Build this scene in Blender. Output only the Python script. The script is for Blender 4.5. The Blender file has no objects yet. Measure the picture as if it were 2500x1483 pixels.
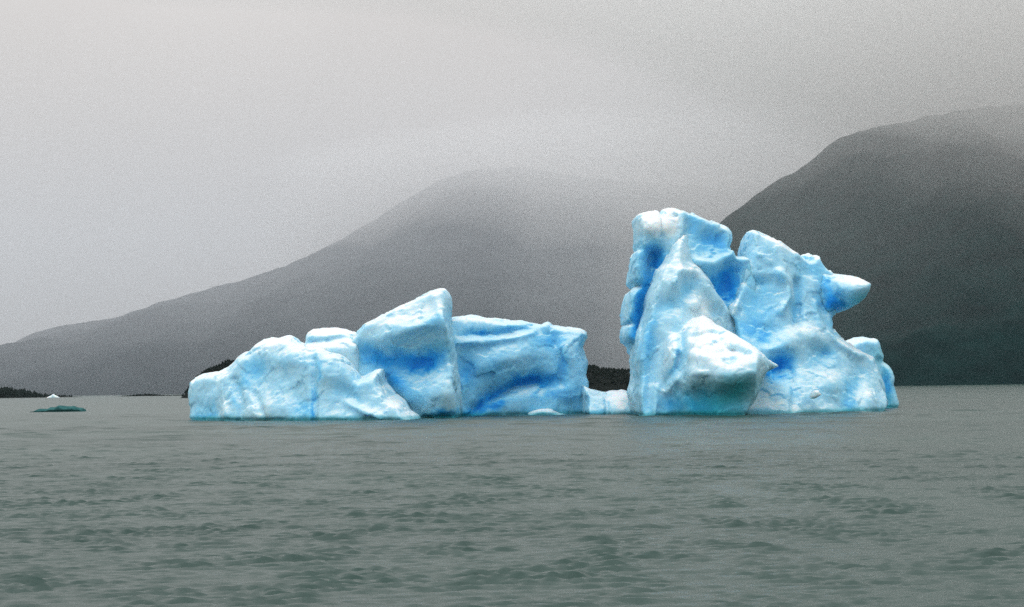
import bpy, bmesh, math, random
import numpy as np
from mathutils import Matrix, Vector

random.seed(7)
rng = np.random.default_rng(11)
scene = bpy.context.scene
C = scene.collection

# ------------------------------------------------------------------ camera
CAM_H = 4.0
FPX = 2500 * 70.0 / 36.0            # focal length in photo pixels
PITCH = math.atan((947 - 741.5) / FPX)
ROLL = -0.0142
cam_data = bpy.data.cameras.new('camera')
cam_data.lens = 70.0
cam_data.sensor_width = 36.0
cam_data.clip_start = 0.5
cam_data.clip_end = 60000
cam = bpy.data.objects.new('camera', cam_data)
C.objects.link(cam)
CAM_M = Matrix.Rotation(math.pi / 2 + PITCH, 4, 'X') @ Matrix.Rotation(ROLL, 4, 'Z')
cam.matrix_world = Matrix.Translation((0, 0, CAM_H)) @ CAM_M
scene.camera = cam

# ------------------------------------------------------------------ sky, sun, exposure
SUN_ELEV, SUN_AZ = math.radians(70), math.radians(-40)   # azimuth measured from -Y (behind the viewer), negative = left
world = bpy.data.worlds.new('World')
scene.world = world
world.use_nodes = True
wn, wl = world.node_tree.nodes, world.node_tree.links
wn.clear()
w_out = wn.new('ShaderNodeOutputWorld')
w_bg = wn.new('ShaderNodeBackground')
w_bg2 = wn.new('ShaderNodeBackground')
w_add = wn.new('ShaderNodeAddShader')
sky = wn.new('ShaderNodeTexSky')
sky.sky_type = 'NISHITA'
sky.sun_disc = False
sky.sun_elevation = SUN_ELEV
sky.sun_rotation = math.pi - SUN_AZ
sky.dust_density = 6.0
hsv = wn.new('ShaderNodeHueSaturation')
hsv.inputs['Saturation'].default_value = 0.08
hsv.inputs['Value'].default_value = 0.3
wl.new(sky.outputs['Color'], hsv.inputs['Color'])
wl.new(hsv.outputs['Color'], w_bg.inputs['Color'])
w_bg.inputs['Strength'].default_value = 0.05
# overcast cloud deck: luminance rises from the horizon to the zenith
tc = wn.new('ShaderNodeTexCoord')
sep = wn.new('ShaderNodeSeparateXYZ')
wl.new(tc.outputs['Generated'], sep.inputs[0])
ramp = wn.new('ShaderNodeValToRGB')
ramp.color_ramp.elements[0].position = 0.0
ramp.color_ramp.elements[0].color = (0.45, 0.42, 0.403, 1)
ramp.color_ramp.elements[1].position = 1.0
ramp.color_ramp.elements[1].color = (0.93, 0.95, 0.98, 1)
wl.new(sep.outputs['Z'], ramp.inputs['Fac'])
cn = wn.new('ShaderNodeTexNoise')
cn.inputs['Scale'].default_value = 2.2
cn.inputs['Detail'].default_value = 4
wl.new(tc.outputs['Generated'], cn.inputs['Vector'])
cmap = wn.new('ShaderNodeMapRange')
cmap.inputs['From Min'].default_value = 0.3
cmap.inputs['From Max'].default_value = 0.7
cmap.inputs['To Min'].default_value = 0.90
cmap.inputs['To Max'].default_value = 1.10
wl.new(cn.outputs['Fac'], cmap.inputs['Value'])
cmul = wn.new('ShaderNodeMix')
cmul.data_type = 'RGBA'
cmul.blend_type = 'MULTIPLY'
cmul.inputs['Factor'].default_value = 1.0
wl.new(ramp.outputs['Color'], cmul.inputs['A'])
wl.new(cmap.outputs['Result'], cmul.inputs['B'])
wl.new(cmul.outputs['Result'], w_bg2.inputs['Color'])
w_bg2.inputs['Strength'].default_value = 1.0
wl.new(w_bg.outputs[0], w_add.inputs[0])
wl.new(w_bg2.outputs[0], w_add.inputs[1])
wl.new(w_add.outputs[0], w_out.inputs['Surface'])

sun_data = bpy.data.lights.new('sun', 'SUN')
sun_data.energy = 0.5
sun_data.angle = math.radians(35)
sun_data.color = (1.0, 0.97, 0.93)
sun = bpy.data.objects.new('sun', sun_data)
C.objects.link(sun)
sd = Vector((math.sin(SUN_AZ) * math.cos(SUN_ELEV), -math.cos(SUN_AZ) * math.cos(SUN_ELEV), math.sin(SUN_ELEV)))
sun.rotation_euler = sd.to_track_quat('Z', 'Y').to_euler()

vs = scene.view_settings
scene.display_settings.display_device = 'sRGB'
vs.view_transform = 'Standard'
vs.look = 'None'
vs.exposure = 0.3
vs.gamma = 1.0
vs.use_curve_mapping = False
scene.cycles.max_bounces = 10
scene.cycles.glossy_bounces = 2
scene.cycles.diffuse_bounces = 2
scene.cycles.volume_bounces = 7
scene.cycles.transparent_max_bounces = 32
scene.cycles.use_denoising = False

# ------------------------------------------------------------------ projection helpers (photo survey -> metres)
_R = np.array(CAM_M.to_3x3())
_O = np.array([0, 0, CAM_H])


def at(px, py, Y):
    """point in the plane y = Y that the photo shows at (px, py)"""
    px = np.asarray(px, float); py = np.asarray(py, float); Y = np.asarray(Y, float)
    r = np.stack([(px - 1250) / FPX, (741.5 - py) / FPX, -np.ones_like(px)], -1) @ _R.T
    t = Y / r[..., 1]
    return _O + r * t[..., None]


def proj(P):
    q = (P - _O) @ _R
    return 1250 + FPX * q[..., 0] / -q[..., 2], 741.5 - FPX * q[..., 1] / -q[..., 2]


# ------------------------------------------------------------------ noise
_perm = rng.permutation(256).astype(np.int64)
_perm = np.concatenate([_perm, _perm, _perm])
_grad = rng.normal(size=(256, 3)); _grad /= np.linalg.norm(_grad, axis=1)[:, None]


def noise3(P):
    i = np.floor(P).astype(np.int64); f = P - i
    u = f * f * f * (f * (f * 6 - 15) + 10)
    i &= 255
    out = 0.0
    for dx in (0, 1):
        wx = u[:, 0] if dx else 1 - u[:, 0]
        for dy in (0, 1):
            wy = u[:, 1] if dy else 1 - u[:, 1]
            for dz in (0, 1):
                wz = u[:, 2] if dz else 1 - u[:, 2]
                h = _perm[_perm[_perm[(i[:, 0] + dx) & 255] + ((i[:, 1] + dy) & 255)] + ((i[:, 2] + dz) & 255)]
                g = _grad[h]
                d = g[:, 0] * (f[:, 0] - dx) + g[:, 1] * (f[:, 1] - dy) + g[:, 2] * (f[:, 2] - dz)
                out = out + wx * wy * wz * d
    return out * 1.6


def fbm(P, oct=4, gain=0.5):
    a, s, o = 1.0, 1.0, 0.0
    for k in range(oct):
        o = o + a * noise3(P * s + 17.3 * k); a *= gain; s *= 2.03
    return o


def facets(P, seed, slope):
    """broken facets: every cell of a jittered lattice carries its own tilted plane"""
    i0 = np.floor(P).astype(np.int64)
    best = np.full(len(P), 1e9); out = np.zeros(len(P))
    for dx in (-1, 0, 1):
        for dy in (-1, 0, 1):
            for dz in (-1, 0, 1):
                c = i0 + np.array([dx, dy, dz])
                h = _perm[_perm[_perm[(c[:, 0] + seed) & 255] + (c[:, 1] & 255)] + (c[:, 2] & 255)]
                pt = c + 0.5 + 0.45 * _grad[h]
                v = P - pt
                d = (v * v).sum(1)
                m = d < best
                g = _grad[(h + 77) & 255]
                best[m] = d[m]; out[m] = (v[m] * g[m]).sum(1) * slope + 0.25 * slope * g[m, 0]
    return out


# ------------------------------------------------------------------ object helpers
def mesh_obj(name, verts, faces, mat, parent=None, smooth=True):
    me = bpy.data.meshes.new(name)
    verts = np.asarray(verts, np.float32)
    faces = np.asarray(faces, np.int32)
    n = faces.shape[1]
    me.vertices.add(len(verts)); me.vertices.foreach_set('co', verts.ravel())
    me.loops.add(faces.size); me.loops.foreach_set('vertex_index', faces.ravel())
    me.polygons.add(len(faces))
    me.polygons.foreach_set('loop_start', np.arange(0, faces.size, n, dtype=np.int32))
    me.polygons.foreach_set('loop_total', np.full(len(faces), n, np.int32))
    if smooth:
        me.polygons.foreach_set('use_smooth', np.ones(len(faces), bool))
    me.update(calc_edges=True); me.validate()
    if mat: me.materials.append(mat)
    o = bpy.data.objects.new(name, me); C.objects.link(o)
    if parent is not None: o.parent = parent
    return o


def add_attr(me, name, vals):
    a = me.attributes.new(name, 'FLOAT', 'POINT')
    a.data.foreach_set('value', np.asarray(vals, np.float32))


def tag(o, label=None, cat=None, group=None, kind=None):
    if label: o['label'] = label
    if cat: o['category'] = cat
    if group: o['group'] = group
    if kind: o['kind'] = kind
    return o


def new_mat(name):
    m = bpy.data.materials.new(name); m.use_nodes = True
    nt = m.node_tree; nt.nodes.clear()
    out = nt.nodes.new('ShaderNodeOutputMaterial')
    return m, nt, out


def grid_faces(nr, nc):
    i = np.arange(nr * nc).reshape(nr, nc)
    return np.stack([i[:-1, :-1], i[:-1, 1:], i[1:, 1:], i[1:, :-1]], -1).reshape(-1, 4)


# ------------------------------------------------------------------ materials
def mat_ice():
    m, nt, out = new_mat('glacier_ice'); N = nt.nodes.new; L = nt.links.new
    b = N('ShaderNodeBsdfPrincipled')
    tc = N('ShaderNodeTexCoord')
    ad = N('ShaderNodeAttribute'); ad.attribute_name = 'dense_glow'  # dense-ice blue, with the translucent glow of hollows put into the colour
    at_ = N('ShaderNodeAttribute'); at_.attribute_name = 'teal'
    # patchy veining of bubbly and clear ice
    n1 = N('ShaderNodeTexNoise'); n1.inputs['Scale'].default_value = 0.35; n1.inputs['Detail'].default_value = 6; n1.inputs['Roughness'].default_value = 0.6
    n1.inputs['Distortion'].default_value = 0.6
    mp = N('ShaderNodeMapping'); mp.inputs['Scale'].default_value = (1.0, 1.0, 0.55)
    L(tc.outputs['Object'], mp.inputs['Vector']); L(mp.outputs['Vector'], n1.inputs['Vector'])
    mr = N('ShaderNodeMapRange'); mr.inputs['From Min'].default_value = 0.3; mr.inputs['From Max'].default_value = 0.7
    mr.inputs['To Min'].default_value = -0.07; mr.inputs['To Max'].default_value = 0.07
    L(n1.outputs['Fac'], mr.inputs['Value'])
    add = N('ShaderNodeMath'); add.operation = 'ADD'; L(ad.outputs['Fac'], add.inputs[0]); L(mr.outputs['Result'], add.inputs[1])
    # weathered white crust on upward faces
    geo = N('ShaderNodeNewGeometry'); sp = N('ShaderNodeSeparateXYZ'); L(geo.outputs['Normal'], sp.inputs[0])
    n2 = N('ShaderNodeTexNoise'); n2.inputs['Scale'].default_value = 0.9; n2.inputs['Detail'].default_value = 5
    L(tc.outputs['Object'], n2.inputs['Vector'])
    nz = N('ShaderNodeMath'); nz.operation = 'MULTIPLY_ADD'; nz.inputs[1].default_value = 0.5
    L(n2.outputs['Fac'], nz.inputs[0]); L(sp.outputs['Z'], nz.inputs[2])
    cr = N('ShaderNodeMapRange'); cr.interpolation_type = 'SMOOTHSTEP'
    cr.inputs['From Min'].default_value = 0.70; cr.inputs['From Max'].default_value = 1.15
    cr.inputs['To Min'].default_value = 0.0; cr.inputs['To Max'].default_value = 0.30
    L(nz.outputs[0], cr.inputs['Value'])
    sub = N('ShaderNodeMath'); sub.operation = 'SUBTRACT'; sub.use_clamp = True
    L(add.outputs[0], sub.inputs[0]); L(cr.outputs['Result'], sub.inputs[1])
    ramp = N('ShaderNodeValToRGB'); r = ramp.color_ramp
    r.elements[0].position = 0.0; r.elements[0].color = (0.86, 0.93, 0.965, 1)
    r.elements[1].position = 1.0; r.elements[1].color = (0.006, 0.22, 0.74, 1)
    for p, c in ((0.12, (0.64, 0.84, 0.92, 1)), (0.30, (0.43, 0.74, 0.89, 1)), (0.50, (0.22, 0.61, 0.87, 1)), (0.75, (0.04, 0.40, 0.85, 1))):
        e = r.elements.new(p); e.color = c
    L(sub.outputs[0], ramp.inputs['Fac'])
    mx = N('ShaderNodeMix'); mx.data_type = 'RGBA'; mx.inputs['B'].default_value = (0.035, 0.40, 0.46, 1)
    L(at_.outputs['Fac'], mx.inputs['Factor']); L(ramp.outputs['Color'], mx.inputs['A'])
    L(mx.outputs['Result'], b.inputs['Base Color'])
    b.inputs['Roughness'].default_value = 0.55
    b.inputs['IOR'].default_value = 1.31
    b.inputs['Specular IOR Level'].default_value = 0.22
    b.inputs['Subsurface Weight'].default_value = 0.6
    b.inputs['Subsurface Radius'].default_value = (0.6, 0.9, 1.1)
    b.inputs['Subsurface Scale'].default_value = 0.6
    # fine relief: melt dimples and grain
    v1 = N('ShaderNodeTexNoise'); v1.inputs['Scale'].default_value = 1.1; v1.inputs['Detail'].default_value = 7; v1.inputs['Roughness'].default_value = 0.58
    L(tc.outputs['Object'], v1.inputs['Vector'])
    v2 = N('ShaderNodeTexVoronoi'); v2.feature = 'DISTANCE_TO_EDGE'; v2.inputs['Scale'].default_value = 0.55
    wv = N('ShaderNodeMix'); wv.data_type = 'VECTOR'; wv.inputs['Factor'].default_value = 0.22
    L(tc.outputs['Object'], wv.inputs['A']); L(v1.outputs['Color'], wv.inputs['B']); L(wv.outputs['Result'], v2.inputs['Vector'])
    ve = N('ShaderNodeMapRange'); ve.inputs['From Min'].default_value = 0.0; ve.inputs['From Max'].default_value = 0.10
    ve.inputs['To Min'].default_value = -0.12; ve.inputs['To Max'].default_value = 0.0
    L(v2.outputs['Distance'], ve.inputs['Value'])
    hs = N('ShaderNodeMath'); hs.operation = 'ADD'; L(v1.outputs['Fac'], hs.inputs[0]); L(ve.outputs['Result'], hs.inputs[1])
    bu = N('ShaderNodeBump'); bu.inputs['Strength'].default_value = 0.22; bu.inputs['Distance'].default_value = 0.4
    L(hs.outputs[0], bu.inputs['Height']); L(bu.outputs['Normal'], b.inputs['Normal'])
    L(b.outputs[0], out.inputs['Surface'])
    return m


def mat_water():
    m, nt, out = new_mat('glacial_water'); N = nt.nodes.new; L = nt.links.new
    b = N('ShaderNodeBsdfPrincipled')
    tc = N('ShaderNodeTexCoord')
    n = N('ShaderNodeTexNoise'); n.inputs['Scale'].default_value = 0.02; n.inputs['Detail'].default_value = 5
    L(tc.outputs['Object'], n.inputs['Vector'])
    ramp = N('ShaderNodeValToRGB'); r = ramp.color_ramp
    r.elements[0].position = 0.35; r.elements[0].color = (0.024, 0.058, 0.048, 1)
    r.elements[1].position = 0.65; r.elements[1].color = (0.040, 0.082, 0.069, 1)
    L(n.outputs['Fac'], ramp.inputs['Fac']); L(ramp.outputs['Color'], b.inputs['Base Color'])
    b.inputs['Roughness'].default_value = 0.30
    b.inputs['IOR'].default_value = 1.33
    # ripples smaller than the mesh waves
    mp = N('ShaderNodeMapping'); mp.inputs['Scale'].default_value = (1.0, 1.5, 1.0)
    L(tc.outputs['Object'], mp.inputs['Vector'])
    w = N('ShaderNodeTexNoise'); w.inputs['Scale'].default_value = 2.4; w.inputs['Detail'].default_value = 6; w.inputs['Roughness'].default_value = 0.6
    L(mp.outputs['Vector'], w.inputs['Vector'])
    bu = N('ShaderNodeBump'); bu.inputs['Strength'].default_value = 0.9; bu.inputs['Distance'].default_value = 0.09
    L(w.outputs['Fac'], bu.inputs['Height']); L(bu.outputs['Normal'], b.inputs['Normal'])
    L(b.outputs[0], out.inputs['Surface'])
    return m


def mat_slope(name, c0, c1, sc):
    m, nt, out = new_mat(name); N = nt.nodes.new; L = nt.links.new
    b = N('ShaderNodeBsdfPrincipled'); b.inputs['Roughness'].default_value = 0.95
    b.inputs['Specular IOR Level'].default_value = 0.1
    tc = N('ShaderNodeTexCoord')
    n = N('ShaderNodeTexNoise'); n.inputs['Scale'].default_value = sc; n.inputs['Detail'].default_value = 8; n.inputs['Roughness'].default_value = 0.65
    L(tc.outputs['Object'], n.inputs['Vector'])
    ramp = N('ShaderNodeValToRGB'); r = ramp.color_ramp
    r.elements[0].position = 0.35; r.elements[0].color = (*c0, 1)
    r.elements[1].position = 0.68; r.elements[1].color = (*c1, 1)
    L(n.outputs['Fac'], ramp.inputs['Fac']); L(ramp.outputs['Color'], b.inputs['Base Color'])
    L(b.outputs[0], out.inputs['Surface'])
    return m


def mat_volume(name, col, density, aniso=0.0):
    m, nt, out = new_mat(name)
    v = nt.nodes.new('ShaderNodeVolumePrincipled')
    v.inputs['Color'].default_value = (*col, 1)
    v.inputs['Density'].default_value = density
    v.inputs['Anisotropy'].default_value = aniso
    nt.links.new(v.outputs[0], out.inputs['Volume'])
    return m


ICE = mat_ice()
CLEAR = mat_slope('clear_ice', (0.014, 0.075, 0.078), (0.06, 0.19, 0.19), 0.8)
WATER = mat_water()
M_NEAR = mat_slope('forested_slope', (0.002, 0.013, 0.014), (0.006, 0.028, 0.028), 0.02)
M_FAR = mat_slope('bare_slope', (0.016, 0.026, 0.036), (0.040, 0.054, 0.064), 0.006)
M_ISLE = mat_slope('island_soil', (0.003, 0.006, 0.005), (0.007, 0.010, 0.008), 0.15)
M_TREE = mat_slope('conifer_needles', (0.002, 0.006, 0.005), (0.006, 0.012, 0.009), 0.3)

# ------------------------------------------------------------------ water: one sheet out to the far shore
def build_water():
    rows = [14.0]
    while rows[-1] < 9200:
        y = rows[-1]
        if y < 32: d = 0.4
        elif y < 110: d = 0.10 + 0.0010 * (y - 32)
        elif y < 420: d = 0.18 + (y - 110) * 0.0045
        else: d = (y - 420) * 0.06 + 2.0
        rows.append(y + d)
    rows = np.array(rows)
    u = np.concatenate([-np.geomspace(9, 0.34, 16), np.linspace(-0.32, 0.32, 570), np.geomspace(0.34, 9, 16)])
    Y, U = np.meshgrid(rows, u, indexing='ij')
    X = Y * U
    Z = np.zeros_like(X)
    # wind waves, mostly running towards the viewer and a little to the right
    ds = np.gradient(rows)[:, None] * np.ones_like(U)
    dxs = np.abs(np.gradient(X, axis=1))
    ds = np.maximum(ds * 0.6, dxs)
    warp = 0.6 * np.sin(X * 0.21 + Y * 0.05) + 0.5 * np.sin(Y * 0.17 - X * 0.09)
    r2 = np.random.default_rng(5)
    gust = 0.75 + 0.25 * np.sin(X * 0.031 + 1.0 + 0.6 * np.sin(Y * 0.02)) * np.sin(Y * 0.027 + 0.5)
    XY = np.stack([X, Y, np.zeros_like(X)], -1).reshape(-1, 3)
    grp = np.minimum(np.exp(1.3 * fbm(XY / np.array([3.2, 5.0, 1]), 2)), 2.2).reshape(X.shape)
    grp2 = np.minimum(np.exp(1.5 * fbm(XY / np.array([9.0, 13.0, 1]) + 40, 2)), 1.9).reshape(X.shape)
    for k in range(52):
        if k < 38:
            lam = 0.20 * (5.0 ** (k / 37.0)); a = 0.0098 * lam ** 0.9; g = grp; spread = 0.5
        else:
            lam = 1.5 * (2.2 ** ((k - 38) / 13.0)); a = 0.0030 * lam; g = grp2 * (0.35 + np.clip((Y - 50) / 60, 0, 2.8)); spread = 0.38
        th = r2.normal(0.08, spread * 0.66)
        kx, ky = math.sin(th) * 2 * math.pi / lam, -math.cos(th) * 2 * math.pi / lam
        ph = kx * X + ky * Y + warp * min(1.5, 2 / lam) + r2.uniform(0, 6.28)
        fade = np.clip((lam / (2.2 * ds) - 1), 0, 1)
        Z += a * (np.sin(ph) - 0.36 * np.sin(2 * ph)) * fade * gust * g
    Z[Y > 600] = 0
    V = np.stack([X, Y, Z], -1).reshape(-1, 3)
    o = mesh_obj('water', V, grid_faces(len(rows), len(u)), WATER)
    tag(o, kind='structure')


build_water()

# ------------------------------------------------------------------ mountains
def build_mountain(name, ridge, Yshore, Yridge, mat, seed, gully, nx=260, ny=90):
    ridge = np.array(ridge, float)
    P = at(ridge[:, 0], ridge[:, 1], np.full(len(ridge), Yridge))
    xs = np.linspace(P[0, 0], P[-1, 0], nx)
    H = np.interp(xs, P[:, 0], np.maximum(P[:, 2], -8))
    k = np.ones(5) / 5
    H = np.convolve(np.pad(H, 2, 'edge'), k, 'valid')
    t = np.concatenate([np.linspace(-0.03, 1, ny), np.linspace(1.04, 1.6, 14)])
    T, X = np.meshgrid(t, xs, indexing='ij')
    Y = Yshore + (Yridge - Yshore) * T
    X = X * (Y / Yridge) ** 0.35
    prof = np.where(T < 1, np.clip(T, -0.1, 1) ** 0.82 * np.sign(T + 1e-9) if False else np.sign(T) * np.abs(np.minimum(T, 1)) ** 0.82, 1 - (T - 1) * 1.2)
    Q = np.stack([X / 420, Y / 700, np.full_like(X, seed)], -1).reshape(-1, 3)
    n = fbm(Q, 6, 0.55).reshape(X.shape)
    env = np.clip(T * 6, 0, 1) * np.clip((1.0 - T) * 5, 0.04, 1)
    Z = H[None, :] * prof + gully * n * env * np.clip(H[None, :] / 150, 0.1, 1)
    Q2 = np.stack([X / 60, Y / 60, np.full_like(X, seed + 4.5)], -1).reshape(-1, 3)
    Z = Z + 5.0 * fbm(Q2, 3).reshape(X.shape) * np.clip(T * 8, 0, 1)
    o = mesh_obj(name, np.stack([X, Y, Z], -1).reshape(-1, 3), grid_faces(*T.shape), mat)
    tag(o, kind='structure')
    return o


far_ridge = [(-900, 975), (-500, 968), (-250, 940), (-60, 885), (0, 860), (30, 838), (60, 822), (110, 802), (190, 792), (280, 778), (350, 758),
             (420, 735), (500, 708), (570, 690), (640, 668), (700, 648), (760, 622), (830, 585), (900, 545), (970, 500), (1040, 455),
             (1100, 428), (1170, 413), (1260, 408), (1340, 420), (1430, 436), (1600, 450), (1760, 455), (1900, 450), (2200, 470), (2700, 520), (3200, 700), (3600, 960)]
build_mountain('mountain', far_ridge, 4300, 6000, M_FAR, 3.3, 40)
near_ridge = [(1480, 960), (1560, 920), (1600, 760), (1680, 640), (1740, 563), (1800, 512), (1850, 474), (1900, 442), (1950, 410), (1995, 380), (2020, 357),
              (2060, 338), (2120, 316), (2200, 296), (2300, 278), (2400, 266), (2500, 256), (2700, 235), (3000, 225), (3300, 220), (3700, 500), (4000, 960)]
build_mountain('mountain', near_ridge, 2100, 3200, M_NEAR, 9.1, 55)

# ------------------------------------------------------------------ wooded islands
def conifer(nseg=6, tiers=3):
    V, F = [], []
    for t in range(tiers):
        z0 = 0.12 + 0.26 * t; z1 = z0 + 0.40 if t < tiers - 1 else 1.0
        r = 0.26 * (1 - 0.27 * t)
        b = len(V)
        for k in range(nseg):
            a = 2 * math.pi * k / nseg + t
            rr = r * (0.75 + 0.5 * ((k * 7 + t * 3) % 5) / 5)
            V.append((rr * math.cos(a), rr * math.sin(a), z0 - 0.05 * ((k * 3 + t) % 3)))
        V.append((0, 0, z1))
        for k in range(nseg): F.append((b + k, b + (k + 1) % nseg, b + nseg))
    b = len(V)
    V += [(0.03, 0, -0.1), (-0.02, 0.03, -0.1), (-0.02, -0.03, -0.1), (0, 0, 0.5)]
    F += [(b, b + 1, b + 3), (b + 1, b + 2, b + 3), (b + 2, b, b + 3)]
    return np.array(V), np.array(F)


def build_island(top, Y, depth, tree_h, ntree, seed, wood_label, tmin=1.2):
    """top: photo outline of the tree tops; the land below is tree_h lower"""
    r = np.random.default_rng(seed)
    top = np.array(top, float)
    P = at(top[:, 0], top[:, 1], np.full(len(top), float(Y)))
    xs = np.linspace(P[0, 0], P[-1, 0], 160)
    T = np.interp(xs, P[:, 0], P[:, 2])
    H = np.maximum(T - np.minimum(tree_h, T * 0.75), 0.25)
    t = np.linspace(-1, 1, 31)
    TT, X = np.meshgrid(t, xs, indexing='ij')
    prof = np.clip(1 - np.abs(TT) ** 2.2, 0, 1)
    Z = H[None, :] * prof - 0.6 + 0.55 * prof ** 0.3
    Z += 0.35 * fbm(np.stack([X / 6, TT * depth / 6, np.full_like(X, seed)], -1).reshape(-1, 3), 3).reshape(X.shape) * prof
    Z[:, 0] = Z[:, -1] = -0.7
    land = mesh_obj('island', np.stack([X, Y + TT * depth, Z], -1).reshape(-1, 3), grid_faces(*TT.shape), M_ISLE)
    tag(land, kind='structure')
    cv, cf = conifer()
    VV, FF = [], []
    for k in range(ntree):
        x = r.uniform(xs[0], xs[-1]); q = r.uniform(-0.85, 0.6)
        h = np.interp(x, xs, H); tt = np.interp(x, xs, T)
        if tt < tmin: continue
        pz = h * (1 - abs(q) ** 2.2)
        hgt = min(tree_h, tt * 0.8) * r.uniform(0.55, 1.12)
        s = hgt * r.uniform(1.2, 2.4)
        a = r.uniform(0, 6.28); c, sn = math.cos(a), math.sin(a)
        v = cv * np.array([s, s, hgt])
        v = np.stack([v[:, 0] * c - v[:, 1] * sn, v[:, 0] * sn + v[:, 1] * c, v[:, 2]], -1) + np.array([x, Y + q * depth, pz - 0.2])
        FF.append(cf + len(VV) * len(cv)); VV.append(v)
    w = mesh_obj('forest', np.concatenate(VV), np.concatenate(FF), M_TREE, smooth=False)
    tag(w, wood_label, 'forest', kind='stuff')


build_island([(474, 966), (484, 930), (490, 913), (500, 904), (520, 893), (545, 884), (556, 874), (570, 878), (640, 862), (760, 850), (900, 850), (1100, 862),
              (1300, 880), (1435, 889), (1450, 888), (1462, 894), (1500, 897), (1550, 900), (1620, 908), (1700, 925), (1760, 952)],
             1450, 70, 2.6, 5600, 3, 'dark conifer wood on the low island behind the iceberg')
build_island([(-700, 950), (-300, 930), (-100, 938), (0, 943), (30, 945), (60, 951), (90, 959), (130, 963), (160, 964), (190, 968.2)],
             2500, 60, 9, 1500, 5, 'dark conifer wood on the spit at the far left shore', 3.0)
build_island([(292, 967.5), (320, 964), (335, 961.5), (358, 959.5), (380, 961.5), (400, 964), (440, 963.5), (470, 962), (520, 964), (560, 967)],
             2500, 40, 2.5, 500, 8, 'low dark scrub on the thin spit left of the iceberg', 1.0)

# ------------------------------------------------------------------ the iceberg
VOX = 0.21


def ell(px, py, cx, cy, rx, ry, ang):
    a = math.radians(ang); c, s = math.cos(a), math.sin(a)
    dx, dy = px - cx, py - cy
    u = (dx * c + dy * s) / rx; v = (-dx * s + dy * c) / ry
    return np.exp(-(u * u + v * v) * 1.1)


def line_dist(px, py, pts):
    d = np.full(px.shape, 1e9)
    for (x0, y0), (x1, y1) in zip(pts[:-1], pts[1:]):
        vx, vy = x1 - x0, y1 - y0
        t = np.clip(((px - x0) * vx + (py - y0) * vy) / (vx * vx + vy * vy + 1e-9), 0, 1)
        d = np.minimum(d, np.hypot(px - x0 - t * vx, py - y0 - t * vy))
    return d


def inside(px, py, poly):
    r = np.zeros(px.shape, bool)
    n = len(poly)
    for i in range(n):
        x0, y0 = poly[i]; x1, y1 = poly[(i + 1) % n]
        if y0 == y1: continue
        c = ((y0 > py) != (y1 > py)) & (px < (x1 - x0) * (py - y0) / (y1 - y0) + x0)
        r ^= c
    return r


def solid(poly, ymid, tf, tb, R, relief=(), step=3.0, Rb=None, flat=1.0):
    """closed body from a surveyed outline: front and back bulge away from the mid surface.
    poly ends with its under-water vertices (py > 1040), whose edges stay unrounded."""
    poly = [(float(a), float(b)) for a, b in poly]
    Rb = Rb or R
    P = np.array(poly)
    x0, y0 = P.min(0) - step * 1.5; x1, y1 = P.max(0) + step * 1.5
    gx = np.arange(x0, x1, step); gy = np.arange(y0, y1, step)
    PY, PX = np.meshgrid(gy, gx, indexing='ij')
    ins = inside(PX, PY, poly)
    n = len(poly)
    best = np.full(PX.shape, 1e9); bx = PX.copy(); by = PY.copy(); dry = np.full(PX.shape, 1e9)
    for i in range(n):
        (ax, ay), (cx, cy) = poly[i], poly[(i + 1) % n]
        vx, vy = cx - ax, cy - ay
        t = np.clip(((PX - ax) * vx + (PY - ay) * vy) / (vx * vx + vy * vy + 1e-9), 0, 1)
        qx, qy = ax + t * vx, ay + t * vy
        d = np.hypot(PX - qx, PY - qy)
        m = d < best
        best[m] = d[m]; bx[m] = qx[m]; by[m] = qy[m]
        if not (ay > 1040 and cy > 1040): dry = np.minimum(dry, d)
    cell = ins[:-1, :-1] | ins[:-1, 1:] | ins[1:, 1:] | ins[1:, :-1]
    used = np.zeros(PX.shape, bool)
    used[:-1, :-1] |= cell; used[:-1, 1:] |= cell; used[1:, 1:] |= cell; used[1:, :-1] |= cell
    snap = used & ~ins
    PX = np.where(snap, bx, PX); PY = np.where(snap, by, PY)
    d = np.where(snap, 0, dry)
    f = np.sqrt(np.clip(1 - (1 - np.clip(d / R, 0, 1)) ** 2, 0, 1)) * (1 + 0.0 * d)
    fb = np.sqrt(np.clip(1 - (1 - np.clip(d / Rb, 0, 1)) ** 2, 0, 1))
    Ym = ymid(PX) if callable(ymid) else np.full(PX.shape, float(ymid))
    Tf = tf(PX, PY) if callable(tf) else np.full(PX.shape, float(tf))
    Wp = at(PX, PY, Ym - 0.55 * Tf)
    yf = Ym - Tf * f
    fx, fy = proj(np.stack([Wp[..., 0], yf, Wp[..., 2]], -1))
    dent = np.zeros(PX.shape)
    for k in relief:
        if k[0] == 'e': dent += (k[6] * 0.62 if k[6] > 1.5 else k[6]) * ell(fx, fy, *k[1:6])
        elif k[0] == 'l': dent += (k[3] * 0.62 if k[3] > 1.5 else k[3]) * np.exp(-(line_dist(fx, fy, k[1]) / k[2]) ** 2)
    yf = np.minimum(yf + dent * np.clip(f * 1.5, 0, 1), Ym + tb * fb - 0.4 * np.minimum(1, f * 3))
    yb = Ym + tb * fb
    ids = -np.ones(PX.shape, int); ids[used] = np.arange(used.sum())
    nV = used.sum()
    Vf = np.stack([Wp[..., 0], yf, Wp[..., 2]], -1)[used]
    Vb = np.stack([Wp[..., 0], yb, Wp[..., 2]], -1)[used]
    rim = snap[used]
    bid = np.arange(nV) + nV
    bid[rim] = np.arange(nV)[rim]
    fc = np.stack([ids[:-1, :-1], ids[:-1, 1:], ids[1:, 1:], ids[1:, :-1]], -1)[cell]
    fbk = bid[fc][:, ::-1]
    return np.concatenate([Vf, Vb]), np.concatenate([fc[:, ::-1][:, ::-1], fbk])


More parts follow.
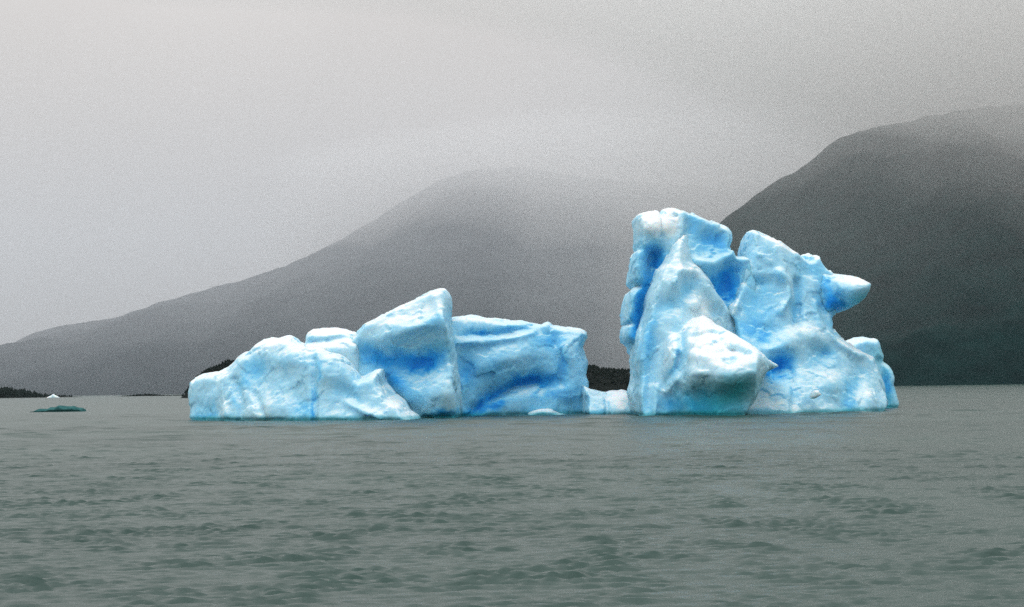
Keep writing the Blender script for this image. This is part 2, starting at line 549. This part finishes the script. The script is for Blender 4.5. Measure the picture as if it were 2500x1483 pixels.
def ice_part(name, solids, parent, base, blobs, teals=(), rough=1.0, smooth_it=2, label=None, vox=VOX, wet=0.55, mat=None):
    Vs, Fs, n = [], [], 0
    for s in solids:
        Vs.append(s[0]); Fs.append(s[1] + n); n += len(s[0])
    tmp = mesh_obj('tmp', np.concatenate(Vs), np.concatenate(Fs), None)
    rm = tmp.modifiers.new('r', 'REMESH'); rm.mode = 'VOXEL'; rm.voxel_size = vox
    sm = tmp.modifiers.new('s', 'SMOOTH'); sm.factor = 0.5; sm.iterations = smooth_it
    dg = bpy.context.evaluated_depsgraph_get()
    me = bpy.data.meshes.new_from_object(tmp.evaluated_get(dg))
    old = tmp.data
    bpy.data.objects.remove(tmp); bpy.data.meshes.remove(old)
    nv = len(me.vertices)
    co = np.empty(nv * 3, np.float32); me.vertices.foreach_get('co', co); co = co.reshape(-1, 3).astype(float)
    no = np.empty(nv * 3, np.float32); me.vertex_normals.foreach_get('vector', no); no = no.reshape(-1, 3)
    # melt relief: broad lumps, scalloped cups with sharp rims, small pits
    big = fbm(co / 6.5, 2)
    q = co / np.array([2.6, 2.6, 3.4]) + 0.35 * np.stack([noise3(co / 3), noise3(co / 3 + 9), noise3(co / 3 + 21)], -1)
    scal = np.abs(noise3(q)) + 0.5 * np.abs(noise3(q * 2.1 + 5))
    fine = fbm(co / 0.9, 2)
    disp = rough * (0.36 * big + 0.12 * (0.32 - scal) + 0.03 * fine)
    qq = co / 2.9 + 0.18 * np.stack([noise3(co / 1.1), noise3(co / 1.1 + 9), noise3(co / 1.1 + 21)], -1)
    disp += rough * (facets(qq, 3, 0.24) + 0.45 * facets(qq * 2.3 + 3.3, 8, 0.12))
    disp = np.minimum(disp, 0.28)
    disp -= min(1, rough * 2) * 0.35 * np.exp(-((co[:, 2] - 0.05) / 0.3) ** 2)
    co2 = co + no * disp[:, None]
    me.vertices.foreach_set('co', co2.astype(np.float32).ravel())
    px, py = proj(co2)
    wx = 9 * noise3(co / 1.8) + 5 * noise3(co / 0.8 + 3)
    wy = 9 * noise3(co / 1.8 + 31) + 5 * noise3(co / 0.8 + 13)
    dense_glow = np.full(nv, float(base) + 0.12); teal = np.zeros(nv)
    for b in blobs: dense_glow += b[5] * (0.9 if b[5] > 0.2 else 1.0) * ell(px + wx, py + wy, *b[:5])  # deep blue in hollows also paints in light travelling through the ice
    for b in teals: teal += b[5] * ell(px + wx, py + wy, *b[:5])
    teal += wet * np.exp(-(np.maximum(co2[:, 2] - 0.15, 0) / 0.45) ** 2)
    add_attr(me, 'dense_glow', np.clip(dense_glow, 0.05, 0.90)); add_attr(me, 'teal', np.clip(teal, 0, 0.9))
    me.polygons.foreach_set('use_smooth', np.ones(len(me.polygons), bool))
    me.materials.clear(); me.materials.append(mat or ICE)
    me.name = name
    o = bpy.data.objects.new(name, me); C.objects.link(o); o.parent = parent
    if label: o['label'] = label
    return o


def lin(*pts):
    xs = [p[0] for p in pts]; ys = [p[1] for p in pts]
    return lambda px: np.interp(px, xs, ys)


def vert(*pts):
    ys = [p[0] for p in pts]; ts = [p[1] for p in pts]
    return lambda px, py: np.interp(py, ys, ts)


def build_iceberg():
    berg = bpy.data.objects.new('iceberg', None); C.objects.link(berg)
    tag(berg, 'large craggy blue and white iceberg floating in the middle of the grey lake', 'iceberg')

    # low rounded shoulder at the left with a pointed apron reaching in front of the wedge
    poly = [(458, 1075), (461, 1022), (463, 1000), (460, 960), (463, 929), (482, 917), (510, 909), (527, 910), (555, 898), (569, 883), (580, 869),
            (594, 859), (602, 859), (622, 841), (651, 823), (668, 826), (700, 820), (710, 824), (720, 834), (731, 840), (742, 841), (790, 838), (840, 862),
            (866, 893), (882, 923), (900, 911), (916, 903), (936, 897), (938, 936), (958, 962), (986, 981), (1000, 1003), (1028, 1023), (1060, 1075)]
    rel = [('l', [(768, 880), (766, 940), (768, 1040)], 7, 1.6), ('e', 625, 905, 34, 40, 0, 1.6), ('e', 730, 985, 26, 40, -10, 1.3),
           ('l', [(572, 930), (590, 985), (585, 1030)], 9, 1.0), ('e', 548, 1000, 16, 26, 0, -1.2), ('e', 500, 1000, 40, 34, 0, 0.8),
           ('e', 850, 970, 40, 30, 30, 1.2), ('l', [(850, 985), (890, 1005), (930, 1025)], 9, -0.9), ('e', 700, 880, 50, 26, 0, -1.2), ('e', 660, 990, 60, 40, 0, -1.2),
           ('l', [(620, 960), (640, 1000), (650, 1030)], 7, 0.7), ('e', 800, 900, 40, 40, 0, -1.4)]
    ice_part('ice_shoulder', [solid(poly, lin((460, 297), (560, 287), (780, 277), (1040, 272)), vert((800, 5), (900, 9), (1020, 13)), 11, 24, rel)],
             berg, 0.22,
             [(625, 900, 30, 32, 10, 0.24), (596, 930, 14, 24, 0, 0.2), (500, 1000, 50, 26, 0, 0.12), (510, 1018, 45, 9, 0, 0.2), (575, 965, 14, 34, -10, 0.14),
              (745, 1000, 26, 26, 10, 0.32), (767, 990, 6, 40, 0, 0.42), (775, 910, 8, 26, 0, 0.25), (850, 950, 36, 34, 20, 0.16), (870, 985, 26, 14, 20, 0.12), (548, 1000, 14, 24, 0, -0.2),
              (900, 930, 30, 34, 0, 0.06), (660, 845, 70, 16, 0, -0.1), (660, 1000, 50, 30, 0, -0.05), (700, 880, 90, 20, 0, 0.06), (880, 1015, 60, 10, 0, 0.1)],
             [(510, 1024, 60, 6, 0, 0.25), (740, 1026, 200, 5, 0, 0.3)])

    # rounded hump between shoulder and wedge
    poly = [(738, 1075), (736, 870), (742, 830), (746, 816), (759, 803), (785, 800), (812, 799), (843, 802), (867, 811), (890, 840), (900, 1075)]
    ice_part('ice_hump', [solid(poly, 281, vert((795, 6), (850, 9)), 9, 20, [('l', [(745, 838), (790, 834), (840, 822), (868, 826)], 6, 0.9), ('e', 800, 860, 40, 20, 0, -1.0)])],
             berg, 0.12, [(790, 830, 40, 10, -8, 0.12), (760, 825, 14, 14, 0, 0.1)], rough=0.7)

    # tilted wedge with the blue hollow under it
    poly = [(840, 1075), (835, 880), (850, 830), (867, 812), (871, 806), (888, 792), (933, 769), (975, 748), (1017, 727), (1050, 713), (1070, 707), (1084, 705), (1092, 716), (1097, 727),
            (1099, 768), (1106, 830), (1114, 900), (1122, 1000), (1127, 1075)]
    rel = [('e', 1040, 890, 70, 40, -25, 4.0), ('e', 960, 880, 60, 34, -10, 2.6), ('e', 900, 860, 40, 30, 0, 1.6), ('e', 1010, 800, 110, 26, -22, -1.8), ('e', 1075, 960, 40, 34, 0, -1.2),
           ('l', [(940, 930), (980, 985), (1030, 1020)], 18, 2.5), ('e', 1085, 1018, 40, 8, -6, 1.6), ('l', [(1060, 720), (1075, 760), (1090, 800)], 14, -0.8)]
    ice_part('ice_wedge', [solid(poly, lin((870, 282), (1110, 280)), vert((705, 5), (800, 9), (1000, 10)), 11, 15, rel)],
             berg, 0.24,
             [(1050, 885, 55, 26, -35, 0.50), (1010, 895, 45, 26, 0, 0.3), (960, 880, 70, 26, -8, 0.32), (900, 865, 55, 22, 10, 0.26), (960, 930, 26, 26, 0, 0.3), (1000, 960, 60, 30, 40, 0.16),
              (1060, 790, 60, 22, -20, 0.10), (1060, 740, 60, 24, -25, -0.14), (980, 770, 80, 16, -27, -0.10), (1080, 1012, 50, 10, -8, 0.5), (1085, 960, 30, 26, 0, -0.06), (1110, 880, 10, 60, 0, -0.02), (890, 815, 40, 12, -20, -0.1)],
             [(1075, 840, 60, 20, -10, 0.16), (1080, 1018, 50, 7, -6, 0.45)])

    # ice wall to the right of the wedge
    poly = [(1070, 1075), (1080, 860), (1095, 776), (1104, 772), (1114, 771), (1143, 769), (1180, 776), (1237, 782), (1274, 783), (1297, 789), (1313, 790), (1339, 784), (1343, 787), (1349, 795),
            (1375, 798), (1416, 801), (1430, 809), (1436, 818), (1430, 832), (1423, 848), (1428, 867), (1437, 885), (1434, 906), (1431, 917), (1438, 933), (1440, 960), (1446, 1075)]
    rel = [('e', 1180, 816, 55, 10, 0, 2.2), ('e', 1250, 808, 50, 8, -5, 1.2), ('l', [(1120, 838), (1180, 836), (1240, 825), (1300, 812)], 8, -0.8), ('e', 1280, 945, 90, 20, -8, 2.6), ('l', [(1160, 1000), (1210, 965), (1260, 935), (1310, 925)], 16, 2.4),
           ('e', 1140, 905, 24, 50, 0, 1.6), ('e', 1360, 825, 36, 22, 0, 1.2), ('e', 1385, 860, 26, 40, 0, -1.0), ('e', 1230, 880, 80, 30, -12, -1.6), ('e', 1385, 950, 30, 40, 0, -1.0), ('l', [(1355, 840), (1372, 890), (1370, 940)], 8, 0.8), ('e', 1410, 900, 20, 60, 0, -0.6),
           ('e', 1135, 950, 10, 26, 0, -1.0)]
    ice_part('ice_wall', [solid(poly, lin((1090, 293), (1200, 297), (1440, 300)), vert((770, 6), (830, 9), (1010, 11)), 10, 15, rel)],
             berg, 0.30,
             [(1180, 816, 50, 9, 0, 0.34), (1250, 806, 50, 8, -4, 0.14), (1135, 905, 26, 50, 0, 0.28), (1300, 930, 60, 20, -5, 0.48), (1210, 975, 70, 22, -28, 0.52), (1160, 1005, 40, 14, -20, 0.3), (1340, 955, 50, 26, 20, 0.24),
              (1350, 830, 40, 18, 0, 0.22), (1375, 885, 14, 36, 0, 0.18), (1230, 870, 90, 26, -5, -0.03), (1390, 845, 16, 30, 0, -0.12), (1190, 910, 60, 26, -10, 0.10), (1400, 970, 30, 40, 0, 0.10), (1160, 785, 60, 8, 0, -0.2),
              (1290, 1004, 120, 12, 0, 0.08), (1130, 1012, 30, 10, 0, 0.3)],
             [(1140, 1016, 60, 8, 0, 0.3)])

    # low ledge joining wall and tower
    poly = [(1425, 1075), (1424, 940), (1440, 951), (1451, 955), (1465, 959), (1485, 961), (1497, 957), (1512, 957), (1520, 954), (1530, 956), (1536, 959), (1545, 957), (1556, 950), (1580, 940), (1590, 1075)]
    ice_part('ice_ledge', [solid(poly, 288, vert((945, 5), (1010, 9)), 7, 14, [('l', [(1480, 960), (1483, 1020)], 6, 0.8), ('e', 1515, 985, 24, 26, 0, -0.8)], step=2.0)],
             berg, 0.30, [(1515, 985, 26, 40, 0, -0.3), (1460, 990, 20, 30, 0, 0.1), (1558, 990, 14, 40, 0, 0.16)], rough=0.9, vox=0.18)
    poly = [(1278, 1075), (1284, 1008), (1300, 1002), (1318, 998), (1345, 998), (1356, 1004), (1372, 1008), (1390, 1011), (1398, 1075)]
    ice_part('ice_foot', [solid(poly, 289, 3.5, 3, 10, step=2.0)], berg, 0.12, [], [(1340, 1012, 60, 4, 0, 0.3)], rough=0.25, vox=0.18)

    # tall slab behind, with a knuckled left edge and a split white cap
    poly = [(1560, 1075), (1552, 900), (1550, 863), (1542, 859), (1541, 849), (1535, 839), (1524, 833), (1521, 821), (1522, 808), (1528, 796), (1536, 791), (1525, 789), (1524, 764), (1528, 740), (1534, 719),
            (1545, 706), (1557, 698), (1551, 697), (1538, 688), (1539, 660), (1541, 638), (1546, 627), (1548, 617), (1558, 611), (1558, 606), (1554, 591), (1556, 583), (1554, 557), (1552, 532), (1559, 522), (1576, 517), (1604, 514),
            (1609, 520), (1613, 526), (1616, 518), (1620, 513), (1630, 510), (1647, 511), (1664, 516), (1698, 523), (1723, 534), (1742, 543), (1770, 553), (1781, 562), (1787, 573), (1789, 586), (1787, 596), (1783, 604), (1788, 610), (1793, 614), (1795, 624),
            (1814, 625), (1830, 630), (1850, 720), (1860, 1075)]
    rel = [('e', 1592, 625, 34, 52, 10, 2.4), ('l', [(1598, 620), (1590, 680), (1572, 740), (1562, 800)], 20, 3.0), ('e', 1735, 590, 44, 36, 20, 3.4), ('e', 1680, 560, 20, 40, 10, 0.8), ('l', [(1700, 640), (1740, 645), (1785, 622)], 9, -0.9),
           ('e', 1775, 690, 34, 50, 20, 4.0), ('l', [(1613, 520), (1614, 575)], 5, 0.9), ('e', 1600, 555, 40, 22, 0, -1.4), ('l', [(1668, 515), (1662, 580)], 6, -0.8), ('e', 1720, 650, 30, 18, 0, -0.6)]
    ice_part('ice_slab', [solid(poly, lin((1520, 284), (1800, 287)), vert((510, 6), (600, 9), (900, 10)), 9, 13, rel, step=2.5)],
             berg, 0.30,
             [(1600, 548, 48, 34, 0, -0.42), (1640, 545, 24, 38, 0, -0.36), (1595, 620, 28, 36, 10, 0.28), (1610, 650, 20, 40, 12, 0.34), (1585, 700, 22, 50, 12, 0.36), (1562, 760, 18, 50, 10, 0.42), (1555, 810, 18, 30, 10, 0.34),
              (1735, 595, 42, 32, 15, 0.26), (1690, 555, 20, 30, 0, 0.10), (1778, 685, 30, 46, 22, 0.50), (1768, 725, 26, 30, 20, 0.46), (1735, 680, 30, 26, 0, 0.16), (1720, 640, 46, 14, 0, -0.04), (1530, 760, 8, 60, 0, -0.08), (1770, 560, 30, 14, 30, -0.12)],
             smooth_it=2, vox=0.2)

    # main ridge of the tower in front of the slab
    poly = [(1556, 1075), (1544, 958), (1550, 940), (1552, 920), (1551, 900), (1549, 881), (1551, 855), (1557, 823), (1568, 795), (1576, 764), (1581, 727), (1590, 700), (1600, 679), (1608, 656), (1622, 641), (1632, 621), (1643, 599),
            (1655, 582), (1668, 572), (1695, 566), (1740, 590), (1775, 640), (1785, 690), (1786, 730), (1800, 780), (1830, 830), (1850, 900), (1870, 1075)]
    rel = [('e', 1680, 705, 22, 34, 15, 1.5), ('l', [(1648, 690), (1655, 660), (1700, 662), (1722, 690), (1745, 735)], 11, -1.0), ('l', [(1610, 700), (1600, 800), (1590, 900), (1580, 1000)], 16, 0.9), ('e', 1640, 745, 40, 26, -20, 1.0),
           ('l', [(1700, 745), (1718, 770)], 18, -1.3), ('e', 1585, 900, 26, 70, 0, 0.8), ('l', [(1600, 950), (1598, 1020)], 9, -0.7), ('e', 1735, 760, 26, 20, 30, 0.8)]
    def spine(px, py):
        t = np.interp(py, [570, 640, 700, 850, 1010], [2.2, 5.6, 8.5, 11, 15])
        rx = np.interp(py, [570, 640, 665, 690, 745, 800, 850], [1662, 1672, 1700, 1718, 1760, 1800, 1900])
        w = np.interp(py, [570, 650, 700, 760], [80, 60, 34, 40])
        return t - (t + 5.0) * np.clip((px - rx) / w, 0, 1) ** 0.9
    tower_solid = solid(poly, lin((1550, 276), (1660, 277), (1700, 281), (1765, 285), (1800, 287)), spine, 10, 18, rel)
    tower_blobs = [(1680, 705, 22, 34, 15, 0.20), (1640, 745, 40, 22, -15, 0.12), (1575, 880, 26, 90, 5, 0.22), (1590, 800, 20, 60, 10, 0.16), (1575, 1000, 20, 30, 0, 0.12), (1650, 640, 20, 50, 20, -0.06), (1715, 755, 20, 34, 0, -0.16), (1750, 765, 22, 18, 40, 0.12), (1700, 665, 40, 10, 10, -0.12)]

    # prow: white brow running out to a spike, with a teal undercut below
    poly = [(1606, 1075), (1604, 942), (1603, 914), (1606, 885), (1609, 845), (1617, 813), (1656, 800), (1682, 789), (1703, 777), (1719, 772), (1733, 778), (1749, 794), (1773, 804), (1804, 827), (1840, 853), (1864, 872), (1885, 884), (1898, 889), (1908, 891),
            (1906, 897), (1888, 902), (1866, 910), (1858, 923), (1852, 946), (1842, 972), (1824, 996), (1818, 1015), (1816, 1075)]

    def brow(px, py):
        lip = np.interp(px, [1600, 1640, 1700, 1760, 1830, 1900], [955, 938, 912, 918, 906, 893])
        up = np.interp(lip - py, [-110, -70, -40, -15, 0, 20, 60, 100, 150], [15.2, 15.4, 16.4, 17.6, 17.9, 17.2, 13.8, 9.0, 2.0])
        return up * np.interp(px, [1600, 1630, 1680, 1740, 1830, 1880, 1910], [0.26, 0.50, 0.82, 1.0, 1.0, 0.55, 0.22])
    rel = [('l', [(1660, 800), (1668, 850), (1660, 900)], 11, 1.5), ('e', 1785, 880, 16, 14, -40, 1.4), ('l', [(1745, 838), (1775, 850), (1830, 868)], 7, 1.1), ('l', [(1740, 812), (1760, 832), (1735, 852)], 7, 1.1), ('e', 1640, 860, 18, 44, 0, -1.5),
           ('e', 1720, 870, 30, 16, 0, -1.1), ('l', [(1620, 945), (1650, 905), (1660, 870)], 9, 1.3), ('e', 1735, 965, 80, 26, 0, 1.3), ('l', [(1690, 822), (1730, 812), (1760, 815)], 7, 0.9), ('l', [(1690, 852), (1740, 862), (1800, 856)], 6, 0.9),
           ('l', [(1625, 955), (1640, 938), (1650, 925)], 8, -1.2), ('e', 1700, 910, 24, 8, 0, -0.8), ('l', [(1715, 780), (1705, 830), (1690, 870)], 8, -0.8)]
    ice_part('ice_tower', [tower_solid, solid(poly, lin((1600, 270), (1850, 268), (1910, 267)), brow, 6, 12, rel)],
             berg, 0.19,
             tower_blobs + [(1750, 865, 85, 44, 10, -0.22), (1720, 800, 34, 34, 0, -0.2), (1635, 860, 16, 50, 0, -0.12), (1664, 860, 16, 44, 0, 0.26), (1785, 880, 12, 16, -40, 0.3), (1640, 905, 14, 20, 40, 0.2), (1745, 830, 20, 16, -30, 0.1), (1720, 985, 90, 32, 0, 0.45), (1720, 1000, 40, 20, 0, 0.35), (1640, 985, 30, 40, 0, 0.22), (1630, 955, 14, 12, -45, -0.2)],
             [(1740, 985, 95, 42, -6, 0.75), (1810, 945, 50, 34, -30, 0.62), (1740, 935, 80, 16, 0, 0.2), (1720, 1016, 110, 8, 0, 0.4)], rough=0.8, smooth_it=7)

    # right-hand crag
    poly = [(1785, 1075), (1785, 900), (1783, 830), (1774, 790), (1764, 774), (1768, 745), (1780, 735), (1790, 712), (1798, 672), (1796, 639), (1808, 636), (1815, 634), (1816, 617), (1819, 601), (1823, 583), (1827, 567), (1831, 561), (1842, 560), (1855, 564), (1883, 579), (1908, 590),
            (1932, 606), (1948, 614), (1962, 625), (1973, 634), (1969, 619), (1986, 618), (1989, 622), (2008, 622), (2011, 639), (2017, 653), (2033, 670), (2055, 670), (2072, 700), (2064, 742), (2047, 764), (2035, 774), (2033, 782), (2036, 797), (2034, 804), (2051, 820), (2072, 838), (2102, 859), (2125, 869),
            (2130, 889), (2140, 916), (2149, 940), (2153, 959), (2155, 980), (2150, 1000), (2150, 1075)]
    rel = [('e', 1908, 895, 36, 34, 0, 5.0), ('e', 1895, 920, 40, 22, 0, 2.0), ('e', 1850, 735, 46, 44, 0, 1.8), ('l', [(1900, 665), (1925, 690), (1928, 725), (1905, 760)], 9, -1.1), ('l', [(1945, 690), (1950, 740), (1945, 790)], 12, 1.4), ('e', 2010, 870, 28, 24, 0, 2.0),
           ('e', 1975, 660, 30, 26, 30, 1.0), ('e', 1845, 690, 40, 14, 0, 1.0), ('l', [(1800, 715), (1795, 745), (1780, 770)], 9, -1.0), ('e', 1890, 815, 40, 30, 0, 1.0), ('e', 1935, 830, 34, 26, 0, -1.2), ('e', 1985, 820, 34, 20, 30, -1.4), ('e', 2090, 940, 30, 60, 15, 1.6),
           ('e', 1890, 850, 24, 12, 0, -0.8), ('e', 2120, 970, 22, 40, 0, -1.2), ('e', 2020, 940, 60, 30, 0, -1.0), ('l', [(1990, 740), (2000, 790), (2050, 840), (2100, 870)], 8, -0.8), ('e', 2020, 730, 26, 40, 0, 1.6), ('l', [(1935, 905), (1942, 960), (1936, 1000)], 7, 0.7),
           ('e', 1870, 600, 40, 26, 30, -0.8), ('l', [(1880, 640), (1850, 620)], 9, -0.5)]
    ice_part('ice_crag', [solid(poly, lin((1780, 286), (1900, 287), (2050, 293), (2150, 300)), vert((560, 5), (650, 8), (800, 12), (900, 16), (1010, 22)), 10, 18, rel)],
             berg, 0.25,
             [(1908, 890, 32, 30, 0, 0.62), (1880, 915, 34, 20, 0, 0.36), (1895, 945, 50, 24, 0, 0.26), (1850, 740, 44, 40, 0, 0.16), (1840, 800, 50, 34, 10, 0.26), (1870, 825, 50, 20, 20, 0.22), (1945, 745, 14, 50, 0, 0.18), (2012, 868, 28, 24, 0, 0.28), (1970, 650, 34, 26, 30, 0.14),
              (2020, 735, 26, 36, 0, 0.40), (2035, 785, 8, 20, 0, 0.3), (2080, 950, 24, 40, 15, 0.24), (2070, 990, 20, 20, 0, 0.2), (1785, 755, 16, 26, 20, -0.24), (1935, 835, 36, 26, 0, -0.08), (1990, 815, 44, 18, 25, -0.14), (1925, 700, 10, 30, 0, -0.12), (1850, 690, 44, 10, 0, 0.10),
              (2125, 960, 26, 50, 0, -0.06), (1960, 1000, 110, 14, 0, -0.08), (1910, 600, 60, 14, 30, -0.12), (1990, 630, 24, 12, 0, -0.1)],
             [(2040, 950, 30, 30, 0, 0.12), (1990, 1010, 180, 5, -3, 0.25)])

    # horn jutting from the crag
    poly = [(1985, 700), (2005, 660), (2033, 669), (2053, 669), (2088, 670), (2112, 678), (2126, 687), (2137, 692), (2137, 695), (2130, 699), (2126, 714), (2114, 730), (2100, 742), (2076, 754), (2047, 763), (2034, 774), (2015, 790), (1990, 760)]
    ice_part('ice_horn', [solid(poly, lin((1985, 287), (2136, 284)), 7, 6, 46, [('l', [(2030, 690), (2045, 720), (2065, 735)], 12, 1.2)], step=2.5)],
             berg, 0.26, [(2055, 745, 30, 18, 0, 0.46), (2030, 740, 24, 26, 0, 0.44), (2020, 705, 14, 26, 0, 0.24), (2085, 690, 36, 18, 0, -0.14), (2010, 690, 20, 20, 0, 0.14)],
             [(2100, 732, 36, 18, -30, 0.55)], rough=0.75, vox=0.2)

    # lower shelf behind the crag
    poly = [(2040, 1075), (2045, 850), (2070, 834), (2089, 824), (2113, 820), (2128, 824), (2143, 825), (2149, 835), (2155, 859), (2160, 870), (2158, 882), (2170, 891), (2180, 906), (2186, 925), (2185, 940), (2191, 961), (2198, 988), (2205, 1075)]
    ice_part('ice_shelf', [solid(poly, 318, vert((820, 5), (1000, 8)), 8, 18, [('l', [(2150, 880), (2160, 930), (2162, 990)], 9, 1.0)], step=2.5)],
             berg, 0.26, [(2140, 850, 30, 20, 0, 0.0), (2165, 945, 16, 40, 0, 0.34), (2180, 910, 14, 24, 0, -0.05)], [(2140, 865, 26, 22, 20, 0.4), (2160, 900, 20, 40, 0, 0.3), (2165, 980, 24, 26, 0, 0.4)], rough=0.5)

    # white lump frozen on the foot of the crag
    poly = [(1980, 974), (1981, 966), (1985, 957), (1989, 953), (1999, 953), (2001, 960), (2008, 963), (2000, 968), (1990, 974)]
    ice_part('ice_lump', [solid(poly, 266.5, 1.2, 1.6, 6, step=1.5)], berg, 0.0, [], rough=0.3, vox=0.12)


build_iceberg()


def floe(name, poly, Y, tf, tb, base, teal, label, R, step, vox, rough, mat=None):
    p = bpy.data.objects.new(name, None); C.objects.link(p)
    tag(p, label, 'ice floe', 'small ice floes')
    s = solid(poly, Y, tf, tb, R, step=step)
    xs = [q[0] for q in poly]; ys = [q[1] for q in poly]
    cx, cy = sum(xs) / len(xs), sum(ys) / len(ys)
    o = ice_part('ice_body', [s], p, base, [], [(cx, cy, 900, 900, 0, teal)], rough=rough, vox=vox, smooth_it=1, wet=0.0, mat=mat)


# ------------------------------------------------------------------ air
def box(name, lo, hi, mat, wavy=0.0, seed=0.0, taper=None):
    """closed box; wavy > 0 gives it an undulating underside"""
    if not wavy:
        v = [(x, y, z) for x in (lo[0], hi[0]) for y in (lo[1], hi[1]) for z in (lo[2], hi[2])]
        f = [(0, 1, 3, 2), (4, 6, 7, 5), (0, 4, 5, 1), (2, 3, 7, 6), (0, 2, 6, 4), (1, 5, 7, 3)]
        o = mesh_obj(name, v, f, mat, smooth=False)
    else:
        nx, ny = 200, 60
        X, Y = np.meshgrid(np.linspace(lo[0], hi[0], nx), np.linspace(lo[1], hi[1], ny), indexing='ij')
        Z = lo[2] + wavy * fbm(np.stack([X / 520, Y / 520, np.full_like(X, seed)], -1).reshape(-1, 3), 3).reshape(X.shape)
        if taper: Z = np.minimum(Z + taper[1] * np.maximum(0, taper[0] - X), hi[2] - 0.5)
        n = nx * ny
        V = np.concatenate([np.stack([X, Y, Z], -1).reshape(-1, 3), np.stack([X, Y, np.full_like(X, hi[2])], -1).reshape(-1, 3)])
        F = grid_faces(nx, ny); F = np.concatenate([F, F[:, ::-1] + n])
        g = np.arange(n).reshape(nx, ny)
        loop = np.concatenate([g[:-1, 0], g[-1, :-1], g[:0:-1, -1], g[0, :0:-1]])
        nxt = np.roll(loop, -1)
        F = np.concatenate([F, np.stack([loop, nxt, nxt + n, loop + n], -1)])
        o = mesh_obj(name, V, F, mat, smooth=False)
    tag(o, kind='stuff')
    return o


floe('ice_floe', [(50, 1012), (72, 1004), (84, 1001), (92, 998), (112, 998), (120, 994), (133, 993), (140, 989), (152, 990), (160, 992), (178, 992), (186, 995), (199, 996), (208, 1002), (222, 1012)],
     452, 2.2, 2.2, 0.80, 0.85, 'low teal piece of clear ice awash in the open water left of the iceberg', 8, 1.5, 0.12, 0.5, CLEAR)
floe('ice_floe', [(106, 977), (113, 971), (119, 968), (124, 966), (129, 962), (134, 965), (139, 967), (146, 972), (151, 977)],
     2250, 4.0, 4.0, 0.02, 0.0, 'tiny white peaked piece of ice in front of the dark wooded spit', 6, 0.6, 0.4, 0.3)

box('haze', (-9000, -60, -12), (9000, 9500, 900), mat_volume('haze_air', (0.75, 0.93, 1.0), 0.000013))


def fog_bank(name, plan, z0, z1, mat):
    n = len(plan)
    bm_v = [(x, y, z0) for x, y in plan] + [(x, y, z1) for x, y in plan]
    me = bpy.data.meshes.new(name)
    me.from_pydata(bm_v, [], [tuple(range(n))[::-1], tuple(range(n, 2 * n))] + [(k, (k + 1) % n, (k + 1) % n + n, k + n) for k in range(n)])
    me.materials.append(mat)
    o = bpy.data.objects.new(name, me); C.objects.link(o); tag(o, kind='stuff')


# fog lying against the upper part of the nearer mountain, thinning out to the left
fog_bank('mist', [(-40, 3690), (120, 3000), (300, 2180), (8800, 2150), (8800, 3690)], -6, 790, mat_volume('mist_thin', (0.97, 0.985, 1.0), 0.00030))
fog_bank('mist', [(150, 3640), (420, 3000), (700, 2300), (8700, 2220), (8700, 3640)], -5, 775, mat_volume('mist_mid', (1.0, 0.99, 0.98), 0.0011))


def cloud_loft(name, sections, mat):
    """closed body lofted through sections (x, [(y, z), ...]) of equal length, listed from left to right"""
    n = len(sections[0][1]); V, F = [], []
    for x, sec in sections: V += [(x, y, z) for y, z in sec]
    for q in range(len(sections) - 1):
        for k in range(n):
            a, b = q * n + k, q * n + (k + 1) % n
            F.append((a, b, b + n, a + n))
    F += [tuple(range(n))[::-1], tuple(range((len(sections) - 1) * n, len(sections) * n))]
    me = bpy.data.meshes.new(name); me.from_pydata(V, [], F); me.materials.append(mat)
    bm = bmesh.new(); bm.from_mesh(me); bmesh.ops.recalc_face_normals(bm, faces=bm.faces); bm.to_mesh(me); bm.free()
    o = bpy.data.objects.new(name, me); C.objects.link(o); tag(o, kind='stuff')


# cloud hanging over the nearer mountain: its underside comes down towards the slope and thins out to the left
full = np.array([(2420, 100), (2000, 235), (1480, 420), (1480, 760), (3570, 760), (3570, 100)], float)
thin = np.array([(3440, 700), (3400, 720), (3380, 738), (3380, 758), (3565, 758), (3565, 700)], float)
cloud_loft('low_cloud', [(x, [tuple(p) for p in thin + (full - thin) * t]) for x, t in
                         ((-700, 0), (-200, 0.05), (100, 0.16), (350, 0.33), (600, 0.54), (850, 0.74), (1100, 0.89), (1400, 0.97), (1800, 1), (8600, 1))],
           mat_volume('cloud_air', (1.0, 0.99, 0.975), 0.0024))
box('mist', (-8900, 3700, -6), (8900, 9400, 740), mat_volume('mist_air', (0.96, 0.97, 1.0), 0.00036))
# cloud caught on the far summit
fog_bank('mist', [(-800, 6300), (-420, 5650), (60, 5150), (2600, 5100), (2600, 6300)], -3, 735, mat_volume('mist_summit', (1.0, 0.985, 0.97), 0.0024))
